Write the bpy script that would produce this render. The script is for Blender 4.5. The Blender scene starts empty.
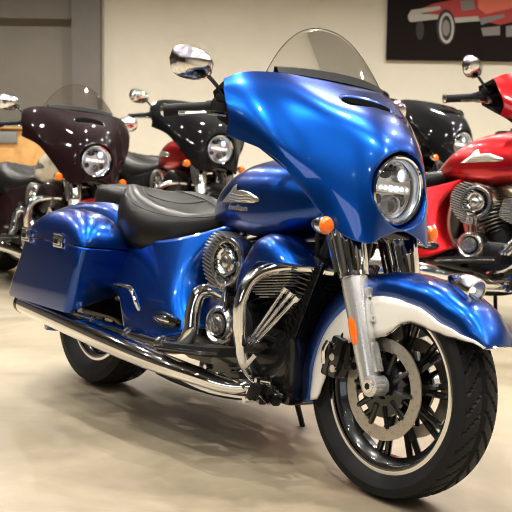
import bpy, bmesh, math, random
from math import sin, cos, pi, radians, atan2, hypot, sqrt
from mathutils import Vector, Matrix
from mathutils.bvhtree import BVHTree
random.seed(7)
SC = bpy.context.scene
COL = SC.collection
# ------------------------------------------------------------------ materials
def new_mat(name):
    m = bpy.data.materials.new(name); m.use_nodes = True
    nt = m.node_tree
    return m, nt, nt.nodes['Principled BSDF']
def mat(name, col, rough=.5, metal=0., coat=0., coat_r=.03, bump=None, spec=None, trans=0., emit=None, es=0., ior=None, sheen=0.):
    m, nt, b = new_mat(name)
    b.inputs['Base Color'].default_value = (*col, 1)
    b.inputs['Roughness'].default_value = rough
    b.inputs['Metallic'].default_value = metal
    b.inputs['Coat Weight'].default_value = coat
    b.inputs['Coat Roughness'].default_value = coat_r
    b.inputs['Transmission Weight'].default_value = trans
    b.inputs['Sheen Weight'].default_value = sheen
    if spec is not None: b.inputs['Specular IOR Level'].default_value = spec
    if ior: b.inputs['IOR'].default_value = ior
    if emit:
        b.inputs['Emission Color'].default_value = (*emit, 1); b.inputs['Emission Strength'].default_value = es
    if bump:
        sc_, st = bump
        tc = nt.nodes.new('ShaderNodeTexCoord'); n = nt.nodes.new('ShaderNodeTexNoise'); n.inputs['Scale'].default_value = sc_
        n.inputs['Detail'].default_value = 3
        bp = nt.nodes.new('ShaderNodeBump'); bp.inputs['Strength'].default_value = st; bp.inputs['Distance'].default_value = .002
        nt.links.new(tc.outputs['Object'], n.inputs['Vector']); nt.links.new(n.outputs['Fac'], bp.inputs['Height'])
        nt.links.new(bp.outputs['Normal'], b.inputs['Normal'])
    return m
def candy(name, c1, c2, rough=.33, metal=.85, deep=None):
    """metallic flake paint under clear coat"""
    m, nt, b = new_mat(name)
    tc = nt.nodes.new('ShaderNodeTexCoord'); n = nt.nodes.new('ShaderNodeTexNoise')
    n.inputs['Scale'].default_value = 900; n.inputs['Detail'].default_value = 1
    r = nt.nodes.new('ShaderNodeMix'); r.data_type = 'RGBA'
    r.inputs[6].default_value = (*c1, 1); r.inputs[7].default_value = (*c2, 1)
    nt.links.new(tc.outputs['Object'], n.inputs['Vector']); nt.links.new(n.outputs['Fac'], r.inputs[0])
    if deep:   # candy coats go deeper in colour towards grazing angles
        lw = nt.nodes.new('ShaderNodeLayerWeight'); lw.inputs[0].default_value = .42
        r2 = nt.nodes.new('ShaderNodeMix'); r2.data_type = 'RGBA'; r2.inputs[7].default_value = (*deep, 1)
        nt.links.new(lw.outputs['Facing'], r2.inputs[0]); nt.links.new(r.outputs[2], r2.inputs[6]); nt.links.new(r2.outputs[2], b.inputs['Base Color'])
    else: nt.links.new(r.outputs[2], b.inputs['Base Color'])
    b.inputs['Metallic'].default_value = metal; b.inputs['Roughness'].default_value = rough
    b.inputs['Coat Weight'].default_value = 1; b.inputs['Coat Roughness'].default_value = .015; b.inputs['Coat IOR'].default_value = 1.5
    return m
def glass(name, col, refl=.12, rough=.02, dens=1.):
    m = bpy.data.materials.new(name); m.use_nodes = True; nt = m.node_tree; nt.nodes.clear()
    o = nt.nodes.new('ShaderNodeOutputMaterial'); t = nt.nodes.new('ShaderNodeBsdfTransparent'); g = nt.nodes.new('ShaderNodeBsdfGlossy')
    t.inputs[0].default_value = (*col, 1); g.inputs['Roughness'].default_value = rough
    mx = nt.nodes.new('ShaderNodeMixShader'); lw = nt.nodes.new('ShaderNodeLayerWeight'); lw.inputs[0].default_value = .25
    mu = nt.nodes.new('ShaderNodeMath'); mu.operation = 'MULTIPLY_ADD'; mu.inputs[1].default_value = .6; mu.inputs[2].default_value = refl
    nt.links.new(lw.outputs['Fresnel'], mu.inputs[0]); nt.links.new(mu.outputs[0], mx.inputs[0])
    nt.links.new(t.outputs[0], mx.inputs[1]); nt.links.new(g.outputs[0], mx.inputs[2]); nt.links.new(mx.outputs[0], o.inputs[0])
    return m
BLUE = candy('candy_blue_paint', (.001, .045, .25), (.002, .090, .48), .31, .95, (.004, .012, .15))
RED = candy('candy_red_paint', (.42, .003, .006), (.62, .008, .012))
BLACKP = mat('black_paint', (.002, .002, .002), .6, 0, .4, spec=.05)
MAROON = mat('dark_maroon_paint', (.007, .0015, .002), .6, 0, .42, spec=.05)
CREAM = mat('cream_paint', (.72, .64, .5), .35, 0, .8)
CHROME = mat('chrome', (.86, .86, .87), .06, 1)
CHROME2 = mat('satin_chrome', (.62, .60, .57), .22, 1)
SILVER = mat('silver_fork_paint', (.80, .80, .80), .26, .8)
FENDW = mat('pearl_white_paint', (.74, .71, .66), .28, .1, .8)
BLACKG = mat('gloss_black_metal', (.008, .008, .009), .22, .2, .6)
BLACKM = mat('satin_black_metal', (.006, .006, .0065), .45, .1, spec=.3)
PLAST = mat('black_plastic', (.007, .007, .0075), .5, 0, 0, bump=(400, .2), spec=.3)
RUBBER = mat('tyre_rubber', (.006, .006, .0065), .6, 0, 0, bump=(250, .25), spec=.22)
ROTORM = mat('brushed_disc_steel', (.52, .48, .43), .33, .9, bump=(300, .15))
LEATHER = mat('black_leather', (.006, .0055, .005), .34, 0, 0, bump=(260, .25), spec=.35)
SEAM = mat('seat_piping', (.022, .021, .02), .5)
AMBER = mat('amber_lens', (.85, .15, .005), .15, 0, .8, emit=(1, .25, .01), es=.03)
REDL = mat('red_lens', (.6, .01, .01), .15, 0, .8)
REFL = mat('lamp_reflector', (.90, .92, .96), .30, .85)
LEDM = mat('led_daylight_bar', (.9, .95, 1), .3, emit=(.75, .88, 1), es=2.0)
DARKREC = mat('lamp_dark_bezel', (.05, .05, .06), .25, .6)
GLASS = glass('clear_lens_glass', (.97, .98, 1), .08)
SCREEN = glass('tinted_windshield', (.955, .95, .94), .03)
WINDEDGE = mat('windshield_edge', (.03, .03, .03), .2)
BADGE = mat('badge_metal', (.75, .73, .66), .25, .9)
MATTBLK = mat('matt_black', (.004, .004, .004), .95, spec=0)
FIND = mat('dark_engine_fins', (.10, .095, .09), .3, .9)
FINM = mat('engine_fin_alloy', (.42, .40, .37), .3, .9)
# ------------------------------------------------------------------ mesh helpers
def catmull(P, n, closed=False):
    P = [Vector(p) for p in P]; out = []
    m = len(P)
    rng = range(m if closed else m - 1)
    for i in rng:
        p1 = P[i]; p2 = P[(i + 1) % m]
        p0 = P[i - 1] if (i > 0 or closed) else p1 * 2 - p2
        p3 = P[(i + 2) % m] if (i + 2 < m or closed) else p2 * 2 - p1
        for k in range(n):
            t = k / n
            out.append(.5 * ((2 * p1) + (p2 - p0) * t + (2 * p0 - 5 * p1 + 4 * p2 - p3) * t * t + (3 * p1 - p0 - 3 * p2 + p3) * t ** 3))
    if not closed: out.append(P[-1].copy())
    return out
def lin(xs, ys, x):
    if x <= xs[0]: return ys[0]
    for i in range(len(xs) - 1):
        if x <= xs[i + 1]:
            t = (x - xs[i]) / (xs[i + 1] - xs[i]); t = t * t * (3 - 2 * t) * .35 + t * .65
            return ys[i] + (ys[i + 1] - ys[i]) * t
    return ys[-1]
class B:
    """collects shapes into one mesh"""
    def __init__(s): s.v = []; s.f = []; s.m = []
    def grid(s, rows, mi=0, cu=False, cv=False, capu=False):
        o = len(s.v); nu = len(rows); nv = len(rows[0])
        for r in rows: s.v += [Vector(p) for p in r]
        for i in range(nu if cu else nu - 1):
            for j in range(nv if cv else nv - 1):
                a = o + i * nv + j; b = o + i * nv + (j + 1) % nv
                c = o + ((i + 1) % nu) * nv + (j + 1) % nv; d = o + ((i + 1) % nu) * nv + j
                s.f.append((a, b, c, d)); s.m.append(mi)
        if capu:
            for k, rev in ((0, True), (nu - 1, False)):
                r = rows[k]; c = sum((Vector(p) for p in r), Vector()) / nv
                ci = len(s.v); s.v.append(c)
                for j in range(nv):
                    a = o + k * nv + j; b = o + k * nv + (j + 1) % nv
                    s.f.append((b, a, ci) if rev else (a, b, ci)); s.m.append(mi)
        return s
    def tube(s, pts, r, seg=12, n=6, mi=0, smooth=True, flat=1., caps=True):
        rr = r if isinstance(r, (list, tuple)) else [r] * len(pts)
        if smooth and len(pts) > 2:
            Q = catmull([(*p,) for p in pts], n)
            R = [rr[min(i // n, len(rr) - 2)] * (1 - (i % n) / n) + rr[min(i // n + 1, len(rr) - 1)] * ((i % n) / n) for i in range(len(Q))]
            R[-1] = rr[-1]
        else: Q = [Vector(p) for p in pts]; R = list(rr)
        T = []
        for i in range(len(Q)):
            t = Q[min(i + 1, len(Q) - 1)] - Q[max(i - 1, 0)]; T.append(t.normalized() if t.length > 1e-9 else Vector((0, 0, 1)))
        up = Vector((0, 0, 1)) if abs(T[0].z) < .9 else Vector((0, 1, 0))
        u = (up - T[0] * up.dot(T[0])).normalized(); rows = []
        for i, q in enumerate(Q):
            u = (u - T[i] * u.dot(T[i])).normalized(); w = T[i].cross(u)
            rows.append([q + (u * cos(a) * flat + w * sin(a)) * R[i] for a in [2 * pi * k / seg for k in range(seg)]])
        return s.grid(rows, mi, cv=True, capu=caps)
    def lathe(s, prof, org, axis, seg=32, mi=0, a0=0., a1=2 * pi, ref=None, close=False):
        """prof: (along axis, radius)"""
        org = Vector(org); ax = Vector(axis).normalized()
        ref = Vector(ref) if ref else (Vector((0, 0, 1)) if abs(ax.z) < .9 else Vector((1, 0, 0)))
        u = (ref - ax * ref.dot(ax)).normalized(); w = ax.cross(u)
        full = abs(a1 - a0 - 2 * pi) < 1e-6; n = seg if full else seg + 1
        rows = []
        for k in range(n):
            a = a0 + (a1 - a0) * k / seg
            rows.append([org + ax * p[0] + (u * cos(a) + w * sin(a)) * p[1] for p in prof])
        return s.grid(rows, mi, cu=full, cv=close)
    def box(s, c, size, rot=None, bev=.0, mi=0, seg=2):
        bm = bmesh.new(); bmesh.ops.create_cube(bm, size=1)
        for v in bm.verts: v.co = Vector((v.co.x * size[0], v.co.y * size[1], v.co.z * size[2]))
        if bev: bmesh.ops.bevel(bm, geom=list(bm.edges), offset=min(bev, min(size) * .49), segments=seg, affect='EDGES', profile=.6)
        M = Matrix.Translation(Vector(c)) @ (rot.to_4x4() if rot else Matrix.Identity(4))
        bm.transform(M); s.addbm(bm, mi); return s
    def addbm(s, bm, mi=0):
        o = len(s.v); bm.verts.index_update(); bm.verts.ensure_lookup_table()
        s.v += [v.co.copy() for v in bm.verts]
        for f in bm.faces: s.f.append(tuple(o + v.index for v in f.verts)); s.m.append(mi)
        bm.free()
    def pillow(s, outline, base, normal, h, rings=6, mi=0, n=4, power=.5, side=0.):
        """domed plate: outline 3D points (planar-ish), raised along normal by h"""
        O = catmull(outline, n, closed=True) if n > 1 else [Vector(p) for p in outline]
        N = Vector(normal).normalized(); c = sum(O, Vector()) / len(O)
        rows = [[p - N * side for p in O]] if side else []
        for k in range(rings + 1):
            t = k / rings; sc_ = 1 - t * .999
            rows.append([c + (p - c) * sc_ + N * h * ((1 - sc_ ** 2) ** power) for p in O])
        return s.grid(rows, mi, cv=True, capu=bool(side))
    def plate(s, outline, normal, th, mi=0):
        N = Vector(normal).normalized() * th; P = [Vector(p) for p in outline]
        return s.grid([P, [p + N for p in P]], mi, cv=True, capu=True)
    def sphere(s, c, r, mi=0, seg=16, rings=10):
        rx, ry, rz = r if isinstance(r, (tuple, list)) else (r, r, r)
        rows = []
        for i in range(rings + 1):
            th = pi * i / rings
            rows.append([Vector((c[0] + rx * sin(th) * cos(2 * pi * k / seg), c[1] + ry * sin(th) * sin(2 * pi * k / seg), c[2] + rz * cos(th))) for k in range(seg)])
        return s.grid(rows, mi, cv=True)
    def mirror_y(s):
        o = len(s.v); nf = len(s.f)
        s.v += [Vector((p.x, -p.y, p.z)) for p in s.v]
        for i in range(nf):
            s.f.append(tuple(o + k for k in reversed(s.f[i]))); s.m.append(s.m[i])
        return s
    def flipped(s):
        t = B(); t.v = [Vector((p.x, -p.y, p.z)) for p in s.v]
        t.f = [tuple(reversed(f)) for f in s.f]; t.m = list(s.m); return t
ABS = {}
def link(name, b, mats, parent=None, sharp=35, solid=0., sub=0, fix=True, label=None, kind=None, merge=True, xf=None):
    me = bpy.data.meshes.new(name)
    vs = [xf(p) if xf else p for p in b.v]
    mn = Vector([min(p[i] for p in vs) for i in range(3)]); mx = Vector([max(p[i] for p in vs) for i in range(3)])
    org = (mn + mx) / 2
    me.from_pydata([tuple(p - org) for p in vs], [], b.f)
    if not isinstance(mats, (list, tuple)): mats = [mats]
    for m in mats: me.materials.append(m)
    me.polygons.foreach_set('material_index', b.m)
    bm = bmesh.new(); bm.from_mesh(me)
    if merge: bmesh.ops.remove_doubles(bm, verts=bm.verts, dist=1e-5)
    if fix: bmesh.ops.recalc_face_normals(bm, faces=bm.faces)
    bm.to_mesh(me); bm.free()
    me.shade_smooth()
    if sharp: me.set_sharp_from_angle(angle=radians(sharp))
    o = bpy.data.objects.new(name, me); COL.objects.link(o)
    ABS[o.name] = org
    o.location = org - (ABS[parent.name] if parent else Vector())
    if parent: o.parent = parent
    if solid:
        md = o.modifiers.new('thickness', 'SOLIDIFY'); md.thickness = solid; md.offset = 0
    if label: o['label'] = label
    if kind: o['kind'] = kind
    return o
def thing(name, label, cat, group=None):
    o = bpy.data.objects.new(name, None); COL.objects.link(o); ABS[o.name] = Vector()
    o.empty_display_size = .2; o['label'] = label; o['category'] = cat
    if group: o['group'] = group
    return o
# ------------------------------------------------------------------ the motorcycle (frame: x forward, y left, z up, rear contact at origin)
STEER = -.0402; RK = radians(25)
SO = Vector((1.655 - .06 * cos(RK), 0, .319 - .06 * sin(RK))); SK = Vector((-sin(RK), 0, cos(RK)))
SM = Matrix.Rotation(STEER, 3, SK)
def st(p): return SO + SM @ (Vector(p) - SO)
RTY = []   # (part) registry
ROOT = thing('touring_motorcycle', 'candy blue touring motorcycle with fork-mounted fairing, saddlebags and black leather seat, nearest the camera', 'motorcycle')
def part(name, b, mats, parent=None, front=False, **k):
    return link(name, b, mats, parent or ROOT, xf=st if front else None, **k)
FA = Vector((1.655, 0, .319)); RA = Vector((0, 0, .311)); YAX = (0, 1, 0)
def tire(b, c, R, w, rin, seg=432, groove=True):
    prof = [(-.62, rin), (-.86, rin + (R - rin) * .25), (-1, rin + (R - rin) * .55), (-.985, rin + (R - rin) * .66), (-.93, rin + (R - rin) * .78)]
    tread = []
    N = 22
    for i in range(N + 1):
        t = -1 + 2 * i / N; tread.append((t * .93, R - (R - rin) * .125 * abs(t) ** 2.3))
    prof = prof + tread + [(-a, r) for a, r in reversed(prof)]
    rows = []
    for k in range(seg):
        a = 2 * pi * k / seg; row = []
        for i, (y, r) in enumerate(prof):
            rr = r
            if groove and 5 <= i <= 5 + N:
                t = -1 + 2 * (i - 5) / N
                ph = (k / seg * 36 + 1.3 * abs(t) ** 1.3) % 1
                if ph < .16 and .12 < abs(t) < .98: rr -= .0065
                if abs(abs(t) - .09) < .03: rr -= .005
            row.append(Vector((c[0] + cos(a) * rr, c[1] + y * w, c[2] + sin(a) * rr)))
        rows.append(row)
    b.grid(rows, 0, cu=True)
    return b
def rim_mesh(c, R, hw, spokes=10, sw=.017):
    b = B()
    lip = [(-hw, R - .012), (-hw - .002, R - .002), (-hw + .004, R + .001), (-hw + .006, R - .010)]
    b2 = B()
    for s_ in (-1, 1):
        b2.lathe([(s_ * (hw), R - .016), (s_ * (hw + .003), R - .004), (s_ * hw, R + .004), (s_ * (hw - .006), R + .002), (s_ * (hw - .008), R - .016), (s_ * (hw - .016), R - .028)], c, YAX, 96)
    b.lathe([(-hw + .008, R - .014), (-hw + .018, R - .032), (-.012, R - .048), (.012, R - .048), (hw - .018, R - .032), (hw - .008, R - .014), (hw - .008, R - .004), (-hw + .008, R - .004)], c, YAX, 96, close=True)
    for k in range(spokes):
        a = 2 * pi * (k + .25) / spokes; d = Vector((cos(a), 0, sin(a))); t = Vector((-sin(a), 0, cos(a)))
        for q in (-1, 1):
            p0 = c + d * .045 + t * q * .004; p1 = c + d * (R * .45) + t * q * .006; p2 = c + d * (R - .040) + t * q * .019
            b.tube([p0, (p0 + p1) / 2, p1, p2], [sw * .95, sw * .75, sw * .62, sw * .62], 8, 3, flat=1.)
    b.lathe([(-.055, .02), (-.055, .045), (-.035, .052), (.035, .052), (.055, .045), (.055, .02)], c, YAX, 32)
    return b, b2
# ---- front wheel
b, b2 = rim_mesh(FA, .252, .048)
fw = part('front_wheel', b, BLACKG, front=True)
part('rim_lip', b2, CHROME, fw, front=True, label='polished chrome rim lip')
part('tire', tire(B(), FA, .324, .073, .247), RUBBER, fw, front=True, sharp=25)
for s_ in (-1, 1):
    b = B(); y = s_ * .064
    nseg = 120
    b.lathe([(y - .0025, .112), (y - .0025, .151), (y + .0025, .151), (y + .0025, .112)], FA, YAX, nseg, close=True)
    for k in range(45):
        a = 2 * pi * k / 45; r = (.119, .131, .143)[k % 3]
        cc = FA + Vector((cos(a) * r, y + s_ * .0022, sin(a) * r))
        b.lathe([(0, .0001), (0, .0046), (-.001 * s_, .0046)], cc, (0, s_ * 1.0, 0), 8, mi=1)
    for k in range(10):
        a = 2 * pi * k / 10; d = Vector((cos(a), 0, sin(a)))
        b.tube([FA + d * .05 + Vector((0, y, 0)), FA + d * .09 + Vector((0, y, 0)), FA + d * .117 + Vector((0, y, 0))], [.012, .0095, .008], 8, 3, mi=2, flat=1)
    b.lathe([(y - .004, .03), (y - .004, .084), (y + .006, .084), (y + .006, .03)], FA, YAX, 32, mi=2, close=True)
    part('brake_rotor', b, [ROTORM, BLACKM, BLACKG], fw, front=True)
# ---- rear wheel
b, b2 = rim_mesh(RA, .212, .060, 9, .02)
rw = part('rear_wheel', b, BLACKG)
part('rim_lip', b2, CHROME, rw, label='polished chrome rim lip')
part('tire', tire(B(), RA, .313, .090, .207), RUBBER, rw, sharp=25)
b = B(); b.lathe([(-.075, .09), (-.075, .145), (-.070, .145), (-.070, .09)], RA, YAX, 64, close=True)
part('brake_rotor', b, ROTORM, rw)
# ---- fork
FD = Vector((-.178, 0, .464)).normalized()
for s_ in (-1, 1):
    y = s_ * .112
    p0 = Vector((1.655, y, .319)) ; L = lambda d: p0 + FD * d
    b = B()
    ax = Vector((1.668, y, .333))
    b.tube([L(.0), L(.03), L(.16), L(.30), L(.385)], [.029, .031, .037, .041, .042], 24, 4)
    b.tube([ax + Vector((0, .026 * -1, 0)), ax + Vector((0, .026, 0))], .031, 24, smooth=False)
    b.box(L(.10) + Vector((.028, -s_ * .006, -.0)), (.03, .03, .09), Matrix.Rotation(-RK, 3, 'Y'), .006)
    b.box(L(.30) + Vector((.04, -s_ * .012, .0)), (.03, .018, .03), None, .005)
    b.box(L(.22) + Vector((.04, -s_ * .012, .0)), (.03, .018, .02), None, .005)
    fl = part('fork_leg', b, SILVER, front=True, label='silver lower fork slider')
    b = B(); b.tube([ax + Vector((0, s_ * .024, 0)), ax + Vector((0, s_ * .034, 0))], .019, 20, smooth=False)
    b.tube([ax + Vector((0, s_ * .032, 0)), ax + Vector((0, s_ * .0348, 0))], .0105, 6, smooth=False, mi=1)
    part('axle_nut', b, [CHROME, BLACKM], fl, front=True)
    # fluted chrome upper cover
    b = B(); rows = []
    for i in range(13):
        d = .345 + .0235 * i * 1.0; t = i / 12
        r0 = .046 + .020 * t; q = L(d); row = []
        U_ = Vector((cos(RK), 0, sin(RK))) ; W_ = Vector((0, 1, 0))
        for k in range(64):
            a = 2 * pi * k / 64; rr = r0 * (1 + (.045 * cos(a * 11) if 0 < i else 0))
            row.append(q + (U_ * cos(a) + W_ * sin(a)) * rr)
        rows.append(row)
    b.grid(rows, 0, cv=True, capu=True)
    b.lathe([(0, .040), (0, .048), (.012, .048), (.012, .040)], L(.338), FD, 32, close=True)
    part('fork_cover', b, CHROME, fl, front=True, label='fluted chrome fork cover')
    # side strut (chrome strip outside the cover)
    b = B(); b.tube([L(.35) + Vector((-.03, s_ * .040, 0)), L(.58) + Vector((-.03, s_ * .066, 0))], .008, 10, smooth=False)
    part('fork_trim_rod', b, CHROME, fl, front=True)
    # reflector
    b = B(); N_ = Vector((.25, s_ * 1, 0)).normalized(); c = L(.176) + Vector((-.004, s_ * .037, 0))
    pts = [c + FD * (.043 * cos(a) * abs(cos(a)) ** -.4) + Vector((cos(RK), 0, sin(RK))) * (.0155 * sin(a)) for a in [2 * pi * k / 12 for k in range(12)]]
    b.pillow(pts, 0, N_, .006, 4, n=2, side=.012)
    part('side_reflector', b, AMBER, fl, front=True, label='amber oval side reflector')
    # caliper behind the slider
    b = B(); rot = Matrix.Rotation(radians(12), 3, 'Y')
    b.box(Vector((1.485, s_ * .092, .385)), (.055, .06, .13), rot, .014)
    b.box(Vector((1.462, s_ * .112, .372)), (.028, .03, .10), rot, .010, mi=0)
    for dz in (-.035, 0, .035):
        b.tube([Vector((1.486 - dz * .2, s_ * .118, .385 + dz)), Vector((1.486 - dz * .2, s_ * .126, .385 + dz))], .0115, 14, smooth=False, mi=1)
    b.tube([Vector((1.46, s_ * .123, .43)), Vector((1.456, s_ * .135, .40)), Vector((1.452, s_ * .125, .36))], .007, 8, mi=1)
    b.tube([Vector((1.52, s_ * .09, .36)), Vector((1.56, s_ * .10, .37))], .012, 8, smooth=False)
    part('brake_caliper', b, [BLACKG, CHROME], fl, front=True, label='black brake caliper with chrome bolts')
    b = B(); b.tube([Vector((1.49, s_ * .10, .44)), Vector((1.52, s_ * .075, .55)), Vector((1.47, s_ * .07, .68)), Vector((1.43, s_ * .06, .80))], .006, 8)
    part('brake_hose', b, BLACKM, fl, front=True)
# ---- front fender
TH = [27, 32, 42, 53, 77, 97, 114, 146, 170, 189, 199]
RR_ = [.411, .413, .406, .387, .352, .346, .348, .352, .358, .368, .376]
def fR(t): return lin(TH, RR_, t)
def fRw(t): return lin([27, 30, 38, 48, 59, 73, 92, 109, 135, 160, 185, 199], [.402, .390, .345, .312, .299, .282, .275, .270, .270, .275, .285, .300], t)
def fRi(t): return lin([27, 30, 34, 41, 50, 63, 71, 76, 85, 98, 120, 157, 170, 184, 194, 199], [.398, .384, .348, .302, .270, .243, .215, .185, .160, .150, .155, .195, .210, .228, .250, .27], t)
def fW(t): return lin([27, 34, 50, 80, 150, 199], [.062, .078, .091, .094, .094, .088], t)
def fpt(t, y, r): a = radians(t); return FA + Vector((cos(a) * r, y, sin(a) * r))
rows = []; NT = 90
for i in range(NT + 1):
    t = 27 + (199 - 27) * i / NT; R = fR(t); w = fW(t); rw_ = fRw(t)
    ds = min(1, (R - rw_) / .055)
    half = [(w, rw_), (w * 1.0, rw_ + (R - .045 * ds - rw_) * .6), (w * .985, R - .038 * ds), (w * .93, R - .026 * ds), (w * .82, R - .014 * ds), (w * .64, R - .006), (w * .42, R - .002), (w * .2, R)]
    # rounded nose lip at the tip
    rows.append([fpt(t, -y, r) for y, r in half] + [fpt(t, 0, R + .001)] + [fpt(t, y, r) for y, r in reversed(half)])
b = B(); b.grid(rows)
ff = part('front_fender', b, BLUE, front=True, solid=.004, sharp=60)
b = B()
for s_ in (-1, 1):
    rows = []
    for i in range(NT + 1):
        t = 27.5 + (198.5 - 27.5) * i / NT; w = fW(t); ro = fRw(t); ri = min(fRi(t), ro - .004)
        rows.append([fpt(t, s_ * (w + .001 + .003 * sin(pi * k / 5)), ro + (ri - ro) * k / 5) for k in range(6)])
    b.grid(rows)
part('fender_skirt', b, FENDW, ff, front=True, solid=.005, sharp=60, label='pearl white inner skirt of the front fender')
b = B()
for s_ in (-1, 1):
    b.tube([fpt(t, s_ * (fW(t) + .0035), min(fRi(t), fRw(t) - .004)) for t in range(28, 84, 3)], .0026, 6, 2)
b.tube([fpt(27.3, y, fR(27.3) - .01 * (abs(y) / .06) ** 2 ) for y in (-.062, -.045, -.02, 0, .02, .045, .062)], .0035, 6, 3)
part('fender_trim', b, CHROME, ff, front=True)
# fender lamp
b = B(); lc = fpt(56, 0, fR(56)); n_ = Vector((cos(radians(47)), 0, sin(radians(47)))); tg = Vector((.96, 0, -.28)).normalized()
hc = lc + n_ * .018
b.lathe([(-.085, .002), (-.075, .012), (-.055, .024), (-.03, .033), (0, .038), (.022, .040), (.028, .037), (.029, .033)], hc, tg, 32)
fl_ = part('fender_lamp', b, CHROME, front=True, label='chrome fender-top running lamp')
b = B(); b.lathe([(.024, .0338), (.032, .030), (.038, .02), (.041, .0005)], hc, tg, 32)
part('lamp_lens', b, GLASS, fl_, front=True)
b = B(); b.lathe([(.022, .033), (.010, .026), (0, .014), (-.002, .0005)], hc, tg, 32)
b.sphere(hc + tg * .012, .009, mi=1)
part('lamp_bowl', b, [REFL, LEDM], fl_, front=True)
# ---- fairing
FC = [
 [(1.27, 0, 1.243), (1.39, 0, 1.180), (1.485, 0, 1.128), (1.575, 0, 1.03), (1.602, 0, .90), (1.60, 0, .788)],
 [(1.268, .07, 1.243), (1.385, .07, 1.178), (1.48, .07, 1.125), (1.568, .07, 1.03), (1.598, .07, .90), (1.60, .075, .768)],
 [(1.255, .14, 1.243), (1.36, .14, 1.182), (1.455, .135, 1.118), (1.528, .128, 1.03), (1.56, .138, .90), (1.592, .13, .743)],
 [(1.235, .21, 1.243), (1.31, .215, 1.197), (1.40, .205, 1.125), (1.465, .188, 1.03), (1.508, .188, .90), (1.52, .182, .768)],
 [(1.20, .28, 1.24), (1.255, .285, 1.200), (1.325, .275, 1.13), (1.39, .258, 1.04), (1.43, .245, .95), (1.43, .238, .865)],
 [(1.165, .335, 1.23), (1.205, .345, 1.195), (1.26, .345, 1.14), (1.31, .338, 1.075), (1.342, .327, 1.02), (1.338, .322, .978)],
 [(1.135, .378, 1.205), (1.155, .390, 1.180), (1.172, .396, 1.15), (1.19, .398, 1.12), (1.203, .392, 1.075), (1.19, .388, 1.03)],
]
ctrl = [[(p[0], -p[1], p[2]) for p in c] for c in reversed(FC[1:])] + FC
cols = [catmull(c, 12) for c in ctrl]             # each column refined top->bottom
nv = len(cols[0])
rowsT = [catmull([c[j] for c in cols], 12) for j in range(nv)]
for _ in range(26):   # relax the surface, edges kept
    N_ = [list(r) for r in rowsT]
    for i in range(1, len(rowsT) - 1):
        for j in range(1, len(rowsT[0]) - 1):
            N_[i][j] = rowsT[i][j] * .4 + (rowsT[i - 1][j] + rowsT[i + 1][j] + rowsT[i][j - 1] + rowsT[i][j + 1]) * .15
    rowsT = N_
rowsT = [catmull(r, 3) for r in rowsT]
_t = [catmull([r[i] for r in rowsT], 3) for i in range(len(rowsT[0]))]
rowsT = [[c[j] for c in _t] for j in range(len(_t[0]))]
HC = Vector((1.578, 0, .909)); HR = .119
HAX = Vector((1, 0, -.02)).normalized()
# recess for the headlight, vent slot
for r in rowsT:
    for p in r:
        d = hypot(p.y - HC.y, p.z - HC.z)
        if d < HR + .012 and p.x > 1.44:
            # pull rim of the hole to a common lip then sink the inside
            if d < HR: p.x -= .12 * min(1, (HR - d) / .008) ** 1.5
        if abs(p.y) < .15:
            s_ = (p.x - 1.392) / .036; q = s_ * s_ + (p.y / .108) ** 4
            if q < 1 and p.z > 1.1: p.z -= .022 * (1 - q) ** .6
b = B(); b.grid(rowsT)
fair = part('fairing', b, BLUE, front=True, solid=.006, sharp=48)
# inner dash shell (back of the fairing)
b = B()
back = []
for i in range(13):
    y = -.37 + .74 * i / 12
    xt = 1.262 - .9 * y * y; 
    back.append([Vector((xt - .005, y, 1.232 - .18 * y * y)), Vector((xt - .09, y * .96, 1.20 - .2 * y * y)), Vector((xt - .07, y * .92, 1.10 - .1 * y * y)), Vector((xt + .04, y * .78, .98 + .35 * y * y)), Vector((xt + .17, y * .55, .86 + .5 * y * y))])
b.grid(back)
dash = part('dashboard', b, PLAST, front=True, solid=.006, sharp=60)
for y in (-.11, .11):
    b = B()
    b.lathe([(0, .052), (.012, .050), (.014, .044), (.006, .042)], (1.155, y, 1.155), (-.95, 0, .3), 28, mi=0)
    b.lathe([(.006, .043), (.007, .0005)], (1.155, y, 1.155), (-.95, 0, .3), 28, mi=1)
    part('gauge', b, [CHROME, BLACKG], dash, front=True)
# vent insert
b = B()
pts = []
for k in range(40):
    a = 2 * pi * k / 40; cy, cx = cos(a), sin(a)
    yy = .100 * (abs(cy) ** .7) * (1 if cy > 0 else -1); xx = 1.392 + .026 * (abs(cx) ** .8) * (1 if cx > 0 else -1)
    pts.append(Vector((xx, yy, 1.1755 - (xx - 1.392) * .50 + .003 * (1 - (yy / .10) ** 2))))
b.plate(pts, (0, 0, -1), .010)
part('air_vent', b, MATTBLK, fair, front=True, label='black air vent slot under the windshield')
# headlight
def hp(d, r): return (d, r)
b = B(); b.lathe([(-.045, .108), (-.004, .108), (.006, .1065), (.010, .102), (.006, .097), (-.006, .0945), (-.03, .093)], HC + HAX * -.012, HAX, 72)
hl = part('headlight', b, CHROME, front=True, label='round headlight in a chrome bezel')
b = B(); b.lathe([(-.048, .094), (-.055, .08), (-.06, .05), (-.06, .0005)], HC, HAX, 48, mi=0)
b.lathe([(-.012, .093), (-.018, .088), (-.03, .086)], HC, HAX, 48, mi=0)
X0 = HC.x
def disc(b, y, z, r, x, mi, d=.01, dome=0.):
    b.lathe([(-.03, r * 1.02), (0, r), (d, r * .93), (d * .6, r * .80)], (x, y, z), HAX, 28, mi=0)
    b.lathe([(d * .3, r * .84), (d * .4 + dome * .6, r * .5), (d * .4 + dome, .0005)], (x, y, z), HAX, 24, mi=mi)
disc(b, .010, .909 - .045, .030, X0 - .045, 1, .014, .012)
disc(b, .035, .909 + .048, .022, X0 - .045, 2, .012, .006)
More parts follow.
